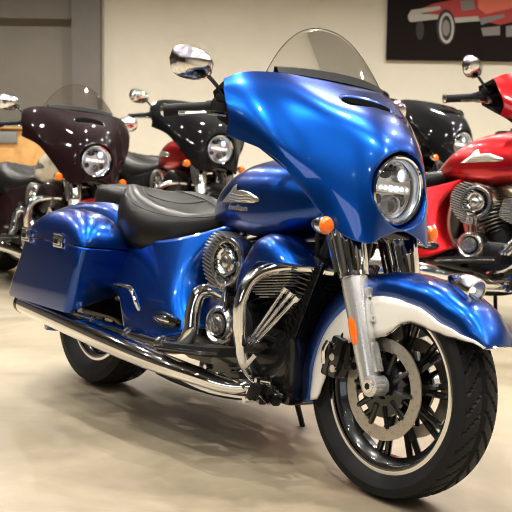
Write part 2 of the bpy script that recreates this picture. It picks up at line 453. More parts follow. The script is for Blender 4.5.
# upper dark lobes
for (y, z, w, h) in ((-.030, .909 + .050, .030, .016), (.0, .909 + .068, .02, .010), (-.048, .909 - .030, .018, .016), (.055, .909 - .028, .016, .02)):
    b.pillow([Vector((X0 - .046, y + w * cos(a), z + h * sin(a))) for a in [2 * pi * k / 10 for k in range(10)]], 0, (1, 0, 0), .008, 3, mi=1, n=2)
b.box((X0 - .040, 0, .909 + .004), (.02, .150, .028), None, .006, mi=0)
for dy in (-.056, -.036, -.012, .012, .036, .056):
    b.sphere((X0 - .030, dy, .914), (.006, .008 if abs(dy) > .03 else .0105, .007 if abs(dy) > .03 else .010), mi=2, seg=12, rings=8)
for k in range(9):
    a = pi * (.12 + .76 * k / 8); b.tube([(X0 - .05, .060 * cos(a), .925 + .050 * sin(a)), (X0 - .035, .082 * cos(a), .925 + .066 * sin(a))], .0028, 6, smooth=False)
b.box((X0 - .032, .056, .909 + .005), (.010, .030, .020), None, .004, mi=0)
part('lamp_reflector', b, [REFL, DARKREC, LEDM], hl, front=True)
b = B(); b.lathe([(-.016, .095), (-.008, .085), (.0, .06), (.004, .03), (.005, .0005)], HC, HAX, 48)
part('lamp_lens', b, GLASS, hl, front=True)
# lower black shroud between fairing chin and fork
b = B()
b.box((1.475, 0, .80), (.10, .17, .11), Matrix.Rotation(-RK, 3, 'Y'), .03)
b.box((1.43, 0, .90), (.12, .24, .10), Matrix.Rotation(-RK, 3, 'Y'), .03)
b.box((1.545, 0, .775), (.05, .16, .03), None, .01)
part('fork_clamp', b, BLACKG, front=True)
b = B(); b.tube([Vector((1.40, 0, 1.02)), Vector((1.50, 0, .80))], .03, 16, smooth=False)
part('steering_stem', b, BLACKM, front=True)
# windshield
b = B(); rows = []
for i in range(19):
    v_ = i / 18; row = []
    for j in range(33):
        u_ = -1 + 2 * j / 32
        hw = .264 * (1 - .02 * v_)
        top = 1.243 + .185 * (1 - .97 * abs(u_) ** 2.25)
        y = u_ * hw; z = 1.238 + (top - 1.238) * v_
        x = 1.268 - .56 * (z - 1.238) - 1.0 * y * y
        row.append(Vector((x, y, z)))
    rows.append(row)
b.grid(rows)
ws = part('windshield', b, SCREEN, front=True, solid=.0035, sharp=0, label='clear lightly tinted windshield')
b = B()
edge = [r[0] for r in rows] + rows[-1][1:-1] + [r[-1] for r in reversed(rows)]
b.tube([edge[i] for i in range(0, len(edge), 2)] + [edge[-1]], .0014, 6, 2)
part('windshield_edge', b, SCREEN if False else WINDEDGE, ws, front=True, label='dark rim of the windshield')
b = B(); rr0 = []
for j in range(33):
    u_ = -1 + 2 * j / 32; y = u_ * .235; x = 1.268 - 1.0 * y * y
    rr0.append([Vector((x + .006, y, 1.240)), Vector((x + .012, y, 1.246)), Vector((x + .002, y, 1.262 + .012 * (1 - u_ * u_))), Vector((x - .012, y, 1.266 + .012 * (1 - u_ * u_))), Vector((x - .016, y, 1.235))])
b.grid(rr0, capu=False, cv=True)
part('windshield_trim', b, PLAST, ws, front=True, label='black windshield base strip')
# mirrors, turn signals, bars
for s_ in (-1, 1):
    mc = Vector((1.052, s_ * .452, 1.248)) if s_ < 0 else Vector((1.052, .435, 1.215)); b = B(); rows = []
    for i in range(15):   # loft along y (outboard)
        t = i / 14; yy = -.080 + .160 * t
        r_ = (1 - abs(2 * t - 1) ** 2.6) ** .42 * (1.02 - .16 * (1 - t) )
        row = []
        for k in range(24):
            a = 2 * pi * k / 24
            dx = cos(a); dz = sin(a)
            px_ = .045 * dx * r_ if dx > 0 else .012 * dx * r_
            row.append(mc + Vector((px_, s_ * yy * 1.02, .055 * dz * r_ + .006 * (t - .5))))
        rows.append(row)
    b.grid(rows, cv=True, capu=True)
    mo = part('mirror', b, CHROME, front=True, label='chrome mirror on a black stalk')
    b = B(); rows = []
    pts = [mc + Vector((-.0125, s_ * .070 * cos(a), .048 * sin(a))) for a in [2 * pi * k / 16 for k in range(16)]]
    b.plate(pts, (-1, 0, 0), .002)
    part('mirror_glass', b, mat('mirror_glass', (.9, .92, .95), .01, 1) if s_ < 0 else bpy.data.materials['mirror_glass'], mo, front=True)
    b = B(); b.tube([mc + Vector((.0, -s_ * .05, -.018)), mc + Vector((.010, -s_ * .085, -.045)), mc + Vector((.03, -s_ * .115, -.085)), Vector((1.075, s_ * .335, 1.155))], [.008, .007, .007, .008], 10)
    part('mirror_stalk', b, BLACKG, mo, front=True)
    # grip
    g0 = Vector((.923, s_ * .462, 1.100)); g1 = Vector((1.035, s_ * .345, 1.124)); gd = (g1 - g0).normalized()
    b = B(); Lg = (g1 - g0).length
    b.lathe([(0, .0005), (0, .014), (.003, .021), (.010, .022), (.018, .020), (.03, .0195), (Lg - .02, .0195), (Lg - .012, .023), (Lg, .023), (Lg, .001)], g0, gd, 24)
    gr = part('hand_grip', b, RUBBER, front=True)
    b = B(); b.lathe([(-.004, .0005), (-.004, .014), (0, .020), (.006, .0225), (.012, .020)], g0, gd, 24)
    part('grip_end', b, CHROME, gr, front=True, label='chrome grip end cap')
    b = B(); sw = g1 + gd * .026
    b.box(sw, (.05, .055, .052), Matrix.Rotation(atan2(gd.y, gd.x), 3, 'Z'), .012)
    b.box(sw + Vector((.02, 0, .028)), (.05, .04, .026), Matrix.Rotation(atan2(gd.y, gd.x), 3, 'Z'), .008)
    b.tube([sw + Vector((.0, 0, 0)), Vector((1.13, s_ * .25, 1.15)), Vector((1.19, s_ * .16, 1.10)), Vector((1.27, s_ * .06, 1.04))], .0125, 12)
    hb = part('handlebar', b, BLACKM, front=True, label='black handlebar side with switch housing')
    b = B(); lv = g1 + Vector((.060, -s_ * .01, -.022)); 
    b.tube([lv, lv + Vector((-.02, s_ * .045, .0)), lv + Vector((-.055, s_ * .085, -.006)), lv + Vector((-.088, s_ * .115, -.010))], [.009, .0105, .0095, .0105], 10, flat=.8)
    b.box(lv + Vector((.0, -s_ * .012, 0)), (.03, .03, .018), None, .005)
    part('lever', b, CHROME, hb, front=True, label='polished lever')
    # turn signal
    tc_ = Vector((1.505, s_ * .229, .784)); tdir = Vector((1, 0, 0))
    b = B(); b.lathe([(-.05, .001), (-.046, .012), (-.03, .022), (-.01, .027), (.004, .0285), (.008, .027)], tc_, tdir, 28)
    b.tube([tc_ + Vector((-.03, 0, 0)), tc_ + Vector((-.05, -s_ * .05, 0)), tc_ + Vector((-.055, -s_ * .10, .0))], .010, 10)
    ts = part('turn_signal', b, CHROME, front=True)
    b = B(); b.lathe([(.004, .0275), (.014, .026), (.022, .019), (.026, .0005)], tc_, tdir, 28)
    part('turn_signal_lens', b, AMBER, ts, front=True, label='amber lens')
# ---- frame, downtube, engine
b = B()
for s_ in (-1, 1):
    b.tube([(1.39, s_ * .05, .86), (1.375, s_ * .085, .72), (1.305, s_ * .105, .50), (1.25, s_ * .12, .34), (1.17, s_ * .12, .22), (1.0, s_ * .13, .17), (.60, s_ * .13, .17), (.42, s_ * .13, .26), (.25, s_ * .125, .32), (.0, s_ * .115, .311)], .020, 12, 4)
b.tube([(1.42, 0, .94), (1.1, 0, .80), (.7, 0, .70), (.40, 0, .60), (.30, 0, .40)], .03, 12, 4)
b.box((1.41, 0, .88), (.10, .10, .17), Matrix.Rotation(-RK, 3, 'Y'), .02)
b.box((.62, 0, .42), (.40, .22, .34), None, .03)
b.tube([(0, -.13, .311), (0, .13, .311)], .014, 12, smooth=False)
part('frame', b, BLACKM)
b = B()
b.box((1.10, 0, .33), (.42, .30, .22), None, .05)
b.box((.88, 0, .34), (.30, .30, .20), None, .05)
b.box((1.05, 0, .22), (.50, .22, .07), None, .02)
b.lathe([(0, .10), (.05, .10), (.065, .09), (.065, .001)], (.95, .12, .34), (0, 1, 0), 40)
b.lathe([(0, .075), (.05, .075), (.06, .065), (.06, .001)], (1.22, .12, .34), (0, 1, 0), 40)
eng = part('engine', b, BLACKG, label='air-cooled V-twin engine')
def cyl_axis(s_): return Vector((s_ * sin(radians(24)), 0, cos(radians(24))))
crank = Vector((1.155, 0, .33))
for s_, xo in ((-1, 0), (1, 0)):
    ax = cyl_axis(s_); side = Vector((ax.z, 0, -ax.x))
    b = B()
    nf = 15
    for i in range(nf):
        t = i / (nf - 1); d = .17 + .225 * t
        c = crank + ax * d
        ww = .118 * (1 - .35 * abs(2 * t - 1.1) ** 2.5); dd = .098 * (1 - .35 * abs(2 * t - 1.1) ** 2.5)
        ring = []
        for k in range(40):
            a = 2 * pi * k / 40; cy, cx = cos(a), sin(a)
            ring.append(c + Vector((0, 1, 0)) * (ww * 1.55 * abs(cy) ** .75 * (1 if cy > 0 else -1)) + side * (dd * abs(cx) ** .75 * (1 if cx > 0 else -1)))
        th = ax * .0032
        inn = [c + (p - c) * .90 + (ax * .0052 if True else 0) for p in ring]
        inn2 = [c + (p - c) * .90 - ax * .0052 for p in ring]
        b.grid([[c] * 40, inn2, [p - th * .6 for p in ring], [p + th * .6 for p in ring], inn, [c] * 40], 0, cv=True)
    b.tube([crank + ax * .08, crank + ax * .16, crank + ax * .41], [.085, .09, .07], 24, smooth=False, mi=1)
    cy_ = part('cylinder', b, [FIND, BLACKM], eng, sharp=30, label='finned cylinder and head')
    # round head cap on the visible side and the other side
    hcx = Vector((1.012, 0, .620)) if s_ < 0 else Vector((1.300, 0, .640))
    for q in ((-1, 1) if s_ < 0 else (1,)):
        b = B()
        o = Vector((hcx.x, q * .168, hcx.z))
        b.lathe([(-.08, .083), (.012, .085), (.026, .085), (.034, .081), (.036, .072), (.034, .066)], o, (0, q, 0), 48, mi=0)
        b.lathe([(.034, .066), (.016, .062), (.016, .050)], o, (0, q, 0), 48, mi=2)
        b.lathe([(.016, .052), (.034, .050), (.040, .045), (.036, .038), (.030, .034)], o, (0, q, 0), 48, mi=1)
        b.lathe([(.030, .034), (.024, .030), (.028, .024), (.040, .020), (.044, .012), (.045, .0005)], o, (0, q, 0), 48, mi=0)
        for k in range(8):
            a = 2 * pi * k / 8
            b.tube([o + Vector((cos(a) * .069, q * .02, sin(a) * .069)), o + Vector((cos(a) * .069, q * .040, sin(a) * .069))], .0065, 8, smooth=False, mi=1)
        part('head_cap', b, [CHROME2, CHROME, BLACKG], eng, label='round chrome cylinder head cap')
# fine grooved drum behind the rear head cap
b = B()
for i in range(17):
    z = -.098 + .196 * i / 16; hw = sqrt(max(.0001, .108 ** 2 - z ** 2))
    b.box((.985 - (hw * .40), -.155, .612 + z), (hw * 1.35, .085, .0052), Matrix.Rotation(radians(16), 3, 'Y'), .0012)
b.lathe([(0, .092), (.07, .092), (.07, .0005)], (.965, -.112, .612), (0, -1, 0), 32, mi=1)
part('cooling_fins', b, [FINM, BLACKM], eng, label='fine ribbed alloy head fins')
b = B()
for i in range(14):
    z = -.060 + .120 * i / 13; hw = .20 * (1 - .75 * (max(0, -z) / .06) ** 2.2)
    b.box((1.235 + z * .25, -.135, .590 + z), (hw, .12, .0045), Matrix.Rotation(radians(-8), 3, 'Y'), .0012)
b.box((1.235, -.12, .60), (.12, .10, .08), None, .02, mi=1)
part('cooling_fins', b, [FINM, BLACKM], eng, label='fine ribbed front head fins')
# pushrod tubes
for (x0, z0, x1, z1, y0) in ((.995, .555, 1.010, .455, -.19), (1.345, .565, 1.18, .375, -.185)):
    b = B()
    for k in range(3):
        dx = (k - 1) * .024
        p0 = Vector((x0 + dx, y0 - .004 * k, z0)); p1 = Vector((x1 + dx * .8, y0 - .004 * k, z1))
        if x0 > 1.2: p0 += Vector((.01 * (k - 1), 0, .01 * (1 - k))); 
        b.tube([p0, p0 + (p1 - p0) * .12, p0 + (p1 - p0) * .88, p1], [.0105, .0072, .0072, .0105], 14, smooth=False)
        b.tube([p0, p0 + (p1 - p0) * .08], .013, 14, smooth=False); b.tube([p1 + (p0 - p1) * .08, p1], .013, 14, smooth=False)
    part('pushrod_tubes', b, CHROME, eng, label='chrome pushrod tubes')
# lower round cam cover
b = B(); o = Vector((1.000, -.165, .405))
b.lathe([(-.05, .072), (.02, .072), (.034, .066), (.040, .058), (.036, .050), (.030, .046)], o, (0, -1, 0), 48, mi=0)
b.lathe([(.036, .052), (.026, .050), (.026, .040)], o, (0, -1, 0), 40, mi=2)
b.lathe([(.026, .040), (.044, .036), (.040, .030), (.050, .024), (.052, .0005)], o, (0, -1, 0), 40, mi=0)
for k in range(9):
    b.box(o + Vector((-.032 + .008 * k, -.052, 0)), (.003, .006, .05 * sqrt(max(.05, 1 - ((k - 4) / 4.6) ** 2))), None, .001, mi=1)
part('cam_cover', b, [CHROME2, CHROME, BLACKG], eng, label='round chrome cam cover')
b = B(); o = Vector((1.068, -.13, .41)); rows = []
for i in range(14):
    b.lathe([(.0, .074), (.003, .083), (.006, .083), (.009, .074)], (o.x, -.065 - .0075 * i, o.z), (0, -1, 0), 36)
b.lathe([(0, .074), (.11, .074), (.11, .001)], (o.x, -.06, o.z), (0, -1, 0), 32)
part('oil_filter_drum', b, BLACKM, eng, label='black ribbed drum')
# blue shield over the front cylinder
for q in (-1, 1):
    b = B()
    out = [(1.092, .515), (1.100, .59), (1.135, .655), (1.165, .70), (1.205, .727), (1.255, .735), (1.30, .722), (1.345, .692), (1.380, .662), (1.392, .648), (1.34, .640), (1.27, .634), (1.215, .618), (1.165, .588), (1.130, .556)]
    b.pillow([Vector((x, q * .205, z)) for x, z in out], 0, (0, q, 0), .045, 8, n=3, side=.09, power=.55)
    part('engine_shield', b, BLUE, label='blue teardrop cover beside the front cylinder')
# exhaust header + pipes
for q in (-1, 1):
    b = B()
    b.tube([(1.030, q * .225, .508), (1.016, q * .26, .520), (.998, q * .290, .505), (.990, q * .300, .44), (.993, q * .302, .385), (.965, q * .303, .335), (.89, q * .305, .312), (.70, q * .315, .308), (.45, q * .325, .312), (.30, q * .33, .316)], [.018, .022, .025, .026, .027, .027, .027, .027, .027, .026], 20, 6)
    up = part('exhaust_header', b, CHROME, label='chrome exhaust header and heat shield')
    for x in (.42, .66, .86):
        b = B(); b.lathe([(-.006, .028), (-.006, .031), (.006, .031), (.006, .028)], (x, q * (.325 - .02 * (x - .42)), .311 if x > .5 else .313), (1, 0, 0), 24, close=True)
        part('pipe_clamp', b, CHROME2, up)
    b = B()
    b.tube([(-.060, q * .375, .322), (-.055, q * .375, .322), (.02, q * .375, .318), (.30, q * .375, .300), (.62, q * .370, .278), (.86, q * .345, .258), (1.02, q * .29, .240), (1.12, q * .22, .222), (1.20, q * .14, .235)], [.038, .041, .042, .042, .041, .037, .031, .027, .025], 24, 5, flat=1.0)
    mf = part('muffler', b, CHROME, label='long chrome muffler')
    b = B(); b.lathe([(0, .042), (-.02, .042), (-.024, .036), (.03, .030), (.03, .001)], (-.055, q * .375, .322), (1, 0, -.04), 28, mi=0)
    part('muffler_tip', b, BLACKG, mf)
# floorboards, pedals
for q in (-1, 1):
    b = B()
    out = [(.90, .235), (.93, .225), (1.165, .235), (1.195, .26), (1.195, .335), (1.16, .365), (.95, .375), (.90, .345)]
    b.plate([Vector((x, q * y, .300 + (x - .9) * .10)) for x, y in out], (0, 0, 1), .030)
    fb = part('floorboard', b, PLAST, label='black rider floorboard')
    b = B(); b.tube([(.905, q * .375, .312), (1.0, q * .381, .322), (1.14, q * .378, .336), (1.195, q * .34, .341)], .006, 8)
    part('floorboard_edge', b, BLACKG, fb)
    b = B(); b.tube([(1.10, q * .20, .27), (1.22, q * .25, .30), (1.30, q * .27, .36)], .009, 8)
    b.box((1.31, q * .285, .38), (.05, .06, .02), Matrix.Rotation(-.5, 3, 'Y'), .006, mi=1)
    part('foot_pedal', b, [CHROME, BLACKM])
    # crash bar
    b = B()
    b.tube([(1.40, q * .075, .640), (1.335, q * .15, .642), (1.295, q * .235, .628), (1.275, q * .300, .592), (1.266, q * .326, .528), (1.262, q * .322, .46), (1.258, q * .305, .395), (1.235, q * .262, .325), (1.205, q * .19, .272), (1.17, q * .12, .252)], .0205, 20, 6)
    part('crash_bar', b, CHROME, label='chrome highway bar')
# chrome and black fittings under the engine
b = B()
random.seed(3)
for k in range(26):
    x = .95 + random.random() * .34; y = -.12 - random.random() * .10; z = .195 + random.random() * .07
    if k % 3 == 0: b.tube([(x, y, z), (x, y - .03, z)], .009, 8, smooth=False, mi=0)
    elif k % 3 == 1: b.box((x, y, z), (.05, .03, .03), Matrix.Rotation(random.random() * 2, 3, 'Y'), .006, mi=1)
    else: b.tube([(x, y, z), (x + .06, y - .01, z + random.uniform(-.02, .02))], .006, 8, smooth=False, mi=0)
b.tube([(.70, -.24, .235), (.86, -.26, .215), (1.05, -.24, .195), (1.2, -.18, .20)], .012, 8, mi=0)
part('linkage', b, [CHROME, BLACKM], eng, label='chrome bolts and linkage below the engine')
# oil cooler with fins on the frame front
b = B(); rot = Matrix.Rotation(radians(-14), 3, 'Y') 
cdir = Vector((.34, 0, .94)).normalized()
cc = Vector((1.330, 0, .545))
b.box(cc, (.04, .27, .28), Matrix.Rotation(radians(20), 3, 'Y'), .008)
for k in range(24):
    y = -.128 + .256 * k / 23
    b.box(cc + Vector((.022, y, -.006)), (.018, .0028, .27), Matrix.Rotation(radians(20), 3, 'Y'), 0, mi=1)
for k in range(12):
    z = -.13 + .26 * k / 11
    b.box(cc + cdir * z + Vector((-.005, -.138, 0)), (.05, .006, .003), Matrix.Rotation(radians(50), 3, 'Y'), 0, mi=1)
part('oil_cooler', b, [BLACKM, BLACKG], label='black finned oil cooler')
b = B()
b.box((1.205, 0, .310), (.12, .29, .165), Matrix.Rotation(radians(6), 3, 'Y'), .02)
b.box((1.215, 0, .396), (.13, .31, .014), Matrix.Rotation(radians(6), 3, 'Y'), .004)
b.box((1.268, -.03, .305), (.012, .17, .10), Matrix.Rotation(radians(6), 3, 'Y'), .005)
part('front_cowl', b, PLAST, label='black plastic box low on the frame')
b = B()
for k, (y0, y1) in enumerate(((-.03, -.06), (-.05, -.09), (.02, .06), (.05, .09))):
    b.tube([(1.45, y0, .90), (1.40 - .01 * k, y1 * 1.6, .78), (1.36, y1 * 1.3, .68), (1.30, y1, .60)], .006 + .001 * (k % 2), 8)
part('wiring', b, PLAST, label='black cables at the steering head')
# side stand
b = B(); b.tube([(1.02, .13, .20), (1.00, .20, .14), (.98, .30, -.030)], [.012, .011, .010], 10, 4)
b.box((.98, .305, -.033), (.06, .045, .008), Matrix.Rotation(.1255, 3, 'X'), .003)
part('side_stand', b, BLACKM, label='black side stand')
# ---- tank
SEC = [(.715, .035, .790, .748), (.75, .070, .832, .738), (.81, .115, .887, .728), (.89, .152, .937, .720), (.98, .175, .972, .713), (1.09, .185, .993, .710), (1.20, .180, .998, .722), (1.30, .158, .982, .752), (1.365, .118, .95, .79), (1.40, .05, .90, .83)]
secs = catmull([(s_[0], s_[1], s_[2]) for s_ in SEC], 5); bots = catmull([(s_[0], s_[3], 0) for s_ in SEC], 5)
rows = []
for a_, c_ in zip(secs, bots):
    x, w, zt = a_; zb = c_.y; zc = zb + (zt - zb) * .42; row = []
    for k in range(48):
        a = 2 * pi * k / 48; ca, sa = cos(a), sin(a)
        e = .80 if sa > 0 else .62
        yy = w * (abs(ca) ** e) * (1 if ca > 0 else -1)
        zz = zc + ((zt - zc) * (abs(sa) ** .85) if sa > 0 else -(zc - zb) * (abs(sa) ** .7))
        row.append(Vector((x, yy, zz)))
    rows.append(row)
b = B(); b.grid(rows, cv=True, capu=True)
tank = part('fuel_tank', b, BLUE, sharp=70)
bvh = BVHTree.FromPolygons([tuple(v) for v in b.v], b.f)
def drape(x, z, off, q=-1):
    h = bvh.ray_cast(Vector((x, q * .5, z)), Vector((0, -q, 0)))
    y = h[0].y if h[0] is not None else q * .15
    return Vector((x, y + q * off, z))
def drape_poly(b, outline, off, th, q):
    O = [Vector(p) for p in outline]; c = Vector((sum(p[0] for p in outline) / len(O), sum(p[1] for p in outline) / len(O)))
    rows = []
    rows.append([drape(p[0], p[1], -.001, q) for p in outline])
    for s_, o_ in ((1, off), (.86, off + th), (.6, off + th), (.3, off + th), (.01, off + th)):
        rows.append([drape(c.x + (p[0] - c.x) * s_, c.y + (p[1] - c.y) * s_, o_, q) for p in outline])
    b.grid(rows, cv=True)
EM = [(.890, .815), (.915, .832), (.945, .852), (.968, .880), (.986, .886), (.984, .868), (.998, .864), (1.03, .866), (1.07, .861), (1.105, .852), (1.128, .842), (1.130, .833), (1.10, .826), (1.05, .823), (1.0, .822), (.95, .818)]
for q in (-1, 1):
    b = B(); drape_poly(b, EM, .0015, .003, q)
    for z in (.829, .838, .848):
        b.tube([drape(.95 + .015 * k, z + .002 * sin(k), .0048, q) for k in range(11)], .0014, 5, 2)
    em = part('tank_badge', b, BADGE, tank, label='silver feather headdress badge')
    # lettering below the headdress
    cu = bpy.data.curves.new('t', 'FONT'); cu.body = 'Indian'; cu.size = .036; cu.extrude = .0015; cu.align_x = 'CENTER'; cu.shear = .25; cu.space_character = 1.05; cu.offset = .0006
    to = bpy.data.objects.new('t', cu); COL.objects.link(to)
    dg = bpy.context.evaluated_depsgraph_get(); me = to.evaluated_get(dg).to_mesh()
    b = B(); sgn = 1 if q < 0 else -1
    for v in me.vertices:
        x = 1.015 + sgn * v.co.x * 1.3; z = .797 + v.co.y * .75
        p = drape(x, z, .002 + v.co.z, q); b.v.append(p)
    for f in me.polygons: b.f.append(tuple(f.vertices)); b.m.append(0)
    to.to_mesh_clear(); bpy.data.objects.remove(to); bpy.data.curves.remove(cu)
    part('badge_lettering', b, BADGE, em, sharp=30, merge=False, label='silver Indian lettering')
b = B(); b.lathe([(-.004, .044), (.004, .044), (.012, .038), (.014, .001)], (1.04, 0, .985), (-.08, 0, 1), 32)
b.box((1.17, 0, 1.0), (.16, .10, .018), Matrix.Rotation(.02, 3, 'Y'), .008)
b.tube([(1.26, -.05, 1.0), (1.30, -.02, 1.008), (1.34, .03, .985)], .009, 8)
part('tank_console', b, CHROME, tank, label='chrome filler cap and tank console')
b = B(); b.lathe([(0, .012), (.02, .014), (.022, .001)], (1.30, -.13, .935), (0, -.6, .8), 16)
# ---- seat
def seat_part(name, S, mats, label):
    n = 6
    A = catmull([(s_[0], s_[1], s_[2]) for s_ in S], n); Z = catmull([(s_[3], s_[4], 0) for s_ in S], n)
    rows = []
    for p, z in zip(A, Z):
        x, w, zt = p; ze, zb = z.x, z.y; row = []
        prof = [(0, zt), (.25, zt + (ze - zt) * .10), (.5, zt + (ze - zt) * .45), (.68, ze * 1.0 - (ze - zt) * .08), (.80, ze), (.90, ze - (ze - zb) * .10), (.975, ze - (ze - zb) * .30), (1.0, ze - (ze - zb) * .52), (.985, ze - (ze - zb) * .78), (.90, zb + .003), (.6, zb), (0, zb)]
        R_ = [Vector((x, -w * u, v)) for u, v in prof]; L_ = [Vector((x, w * u, v)) for u, v in reversed(prof[1:-1])]
        row = R_ + L_
        rows.append(row)
    b = B(); b.grid(rows, cv=True, capu=True)
    return part(name, b, mats, sharp=80, label=label), b
SEAT = [(.285, .130, .838, .842, .715), (.300, .185, .845, .855, .675), (.34, .225, .828, .850, .645), (.40, .250, .800, .835, .625), (.47, .255, .776, .806, .613), (.55, .236, .763, .782, .612), (.63, .188, .760, .768, .630), (.69, .135, .768, .768, .662), (.75, .088, .782, .780, .70), (.80, .055, .80, .795, .735)]
PIL = [(-.06, .06, .822, .815, .77), (-.045, .10, .842, .832, .755), (.0, .132, .854, .843, .745), (.08, .145, .856, .844, .735), (.16, .148, .853, .842, .725), (.25, .145, .848, .838, .715), (.31, .13, .833, .82, .715)]
seat, sb = seat_part('rider_seat', SEAT, LEATHER, 'black leather rider seat')
pil, pb = seat_part('pillion_seat', PIL, LEATHER, 'black leather pillion pad')
sbvh = BVHTree.FromPolygons([tuple(v) for v in sb.v], sb.f)
def onseat(x, y, off=.001):
    h = sbvh.ray_cast(Vector((x, y, 1.2)), Vector((0, 0, -1)))
    return (h[0] + Vector((0, 0, off))) if h[0] is not None else Vector((x, y, .8))
b = B()
for off in (0, .014):
    loop = []
    for k in range(28):
        a = 2 * pi * k / 28; x = .455 + (.175 - off) * cos(a) * (1 if cos(a) < 0 else 1.05); y = (.158 - off) * sin(a) * (1 - .30 * max(0, cos(a)))
        loop.append(onseat(x, y))
    if off == 0:
        b.tube(loop + [loop[0]], .0022, 6, 2)
loop = [onseat(.40, y) for y in (-.145, -.10, -.05, 0, .05, .10, .145)]
b.tube(loop, .0018, 6, 2)
for s_ in (-1, 1):
    pts = []
    for x in (.30, .36, .44, .52, .60, .68, .76):
        w = lin([t[0] for t in SEAT], [t[1] for t in SEAT], x); pts.append(onseat(x, s_ * w * .93))
    b.tube(pts, .002, 6, 3)
part('seat_stitching', b, SEAM, seat, label='stitched seams on the rider seat')
# ---- side body
SB = [
 [(.10, .16, .755), (.12, .20, .65), (.15, .21, .55), (.18, .22, .48)],
 [(.26, .17, .745), (.28, .205, .65), (.31, .23, .55), (.36, .245, .46)],
 [(.37, .19, .700), (.38, .225, .60), (.42, .25, .50), (.50, .262, .40)],
 [(.46, .205, .664), (.47, .232, .56), (.50, .264, .43), (.57, .280, .305)],
 [(.60, .205, .655), (.61, .230, .56), (.63, .266, .43), (.68, .282, .312)],
 [(.74, .175, .684), (.725, .220, .57), (.745, .262, .44), (.79, .278, .322)],
 [(.83, .140, .715), (.785, .198, .59), (.80, .246, .46), (.865, .262, .345)],
 [(.90, .105, .745), (.815, .165, .605), (.832, .212, .475), (.90, .232, .37)],
 [(.93, .06, .755), (.835, .110, .610), (.850, .150, .48), (.915, .175, .38)],
 [(.90, .03, .74), (.825, .06, .60), (.84, .08, .47), (.90, .10, .38)],
]
cols = [catmull(c, 8) for c in SB]
rowsS = [catmull([c[j] for c in cols], 6) for j in range(len(cols[0]))]
for q in (1, -1):
    b = B(); b.grid([[Vector((p.x, q * p.y, p.z)) for p in r] for r in rowsS])
    sc_ = part('side_cover', b, BLUE, solid=.005, sharp=70, label='blue bodywork panel below the seat')
    b = B()
    out = [Vector((.79 + .075 * cos(a) , q * (.272), .388 + .028 * sin(a))) for a in [2 * pi * k / 16 for k in range(16)]]
    b.pillow(out, 0, (0, q, .15), .009, 4, n=2, side=.03, mi=0)
    out = [Vector((.79 + .045 * cos(a), q * (.281), .390 + .014 * sin(a))) for a in [2 * pi * k / 16 for k in range(16)]]
    b.pillow(out, 0, (0, q, .15), .005, 3, n=2, mi=1)
    part('side_badge', b, [BLACKG, CHROME], sc_, label='oval black badge with chrome centre')
# rear fender
rows = []
for i in range(41):
    t = 5 + (205 - 5) * i / 40; a = radians(t); R = .395 if t < 100 else lin([100, 150, 205], [.395, .385, .40], t)
    w = .125
    prof = [(w, R - .13), (w, R - .055), (w * .96, R - .03), (w * .8, R - .01), (w * .5, R - .002), (0, R)]
    pts = [(y, r) for y, r in prof]
    rows.append([RA + Vector((cos(a) * r, -y, sin(a) * r + .02)) for y, r in pts] + [RA + Vector((cos(a) * r, y, sin(a) * r + .02)) for y, r in reversed(pts[:-1])])
b = B(); b.grid(rows)
rf = part('rear_fender', b, BLUE, solid=.004, sharp=60)
b = B(); b.box((-.395, 0, .52), (.04, .12, .06), None, .015); part('tail_lamp', b, REDL, rf)
for s_ in (-1, 1):
    b = B(); b.lathe([(0, .03), (.03, .03), (.04, .02), (.042, .0005)], (-.39, s_ * .16, .55), (-1, 0, 0), 20); b.tube([(-.37, s_ * .10, .55), (-.38, s_ * .16, .55)], .01, 8, smooth=False)
    part('rear_signal', b, REDL, rf)
b = B(); b.box((.14, 0, .735), (.62, .25, .05), None, .015); part('seat_pan', b, PLAST)
b = B()
for q in (-1, 1): b.box((.32, q * .148, .42), (.60, .012, .20), None, .004)
b.box((.62, 0, .42), (.02, .30, .20), None, .004)
part('shade_panel', b, MATTBLK)  # added flat black plates, standing in for the shade below the saddlebags
# blue deck beside the seat towards the bags
for q in (-1, 1):
    b = B()
    rows = []
    for x, z0, z1 in ((-.25, .70, .62), (-.1, .735, .64), (.08, .755, .64), (.22, .752, .62), (.33, .73, .60), (.42, .695, .55), (.47, .655, .48)):
        rows.append([Vector((x, q * .125, z0 + .02)), Vector((x, q * .165, z0 + .012)), Vector((x, q * .198, z0 - .015)), Vector((x, q * .21, z1)), Vector((x, q * .212, z1 - .1))])
    b.grid([catmull([r[j] for r in rows], 5) for j in range(5)])
    part('tail_panel', b, BLUE, solid=.004, sharp=70, label='blue tail bodywork beside the pillion pad')
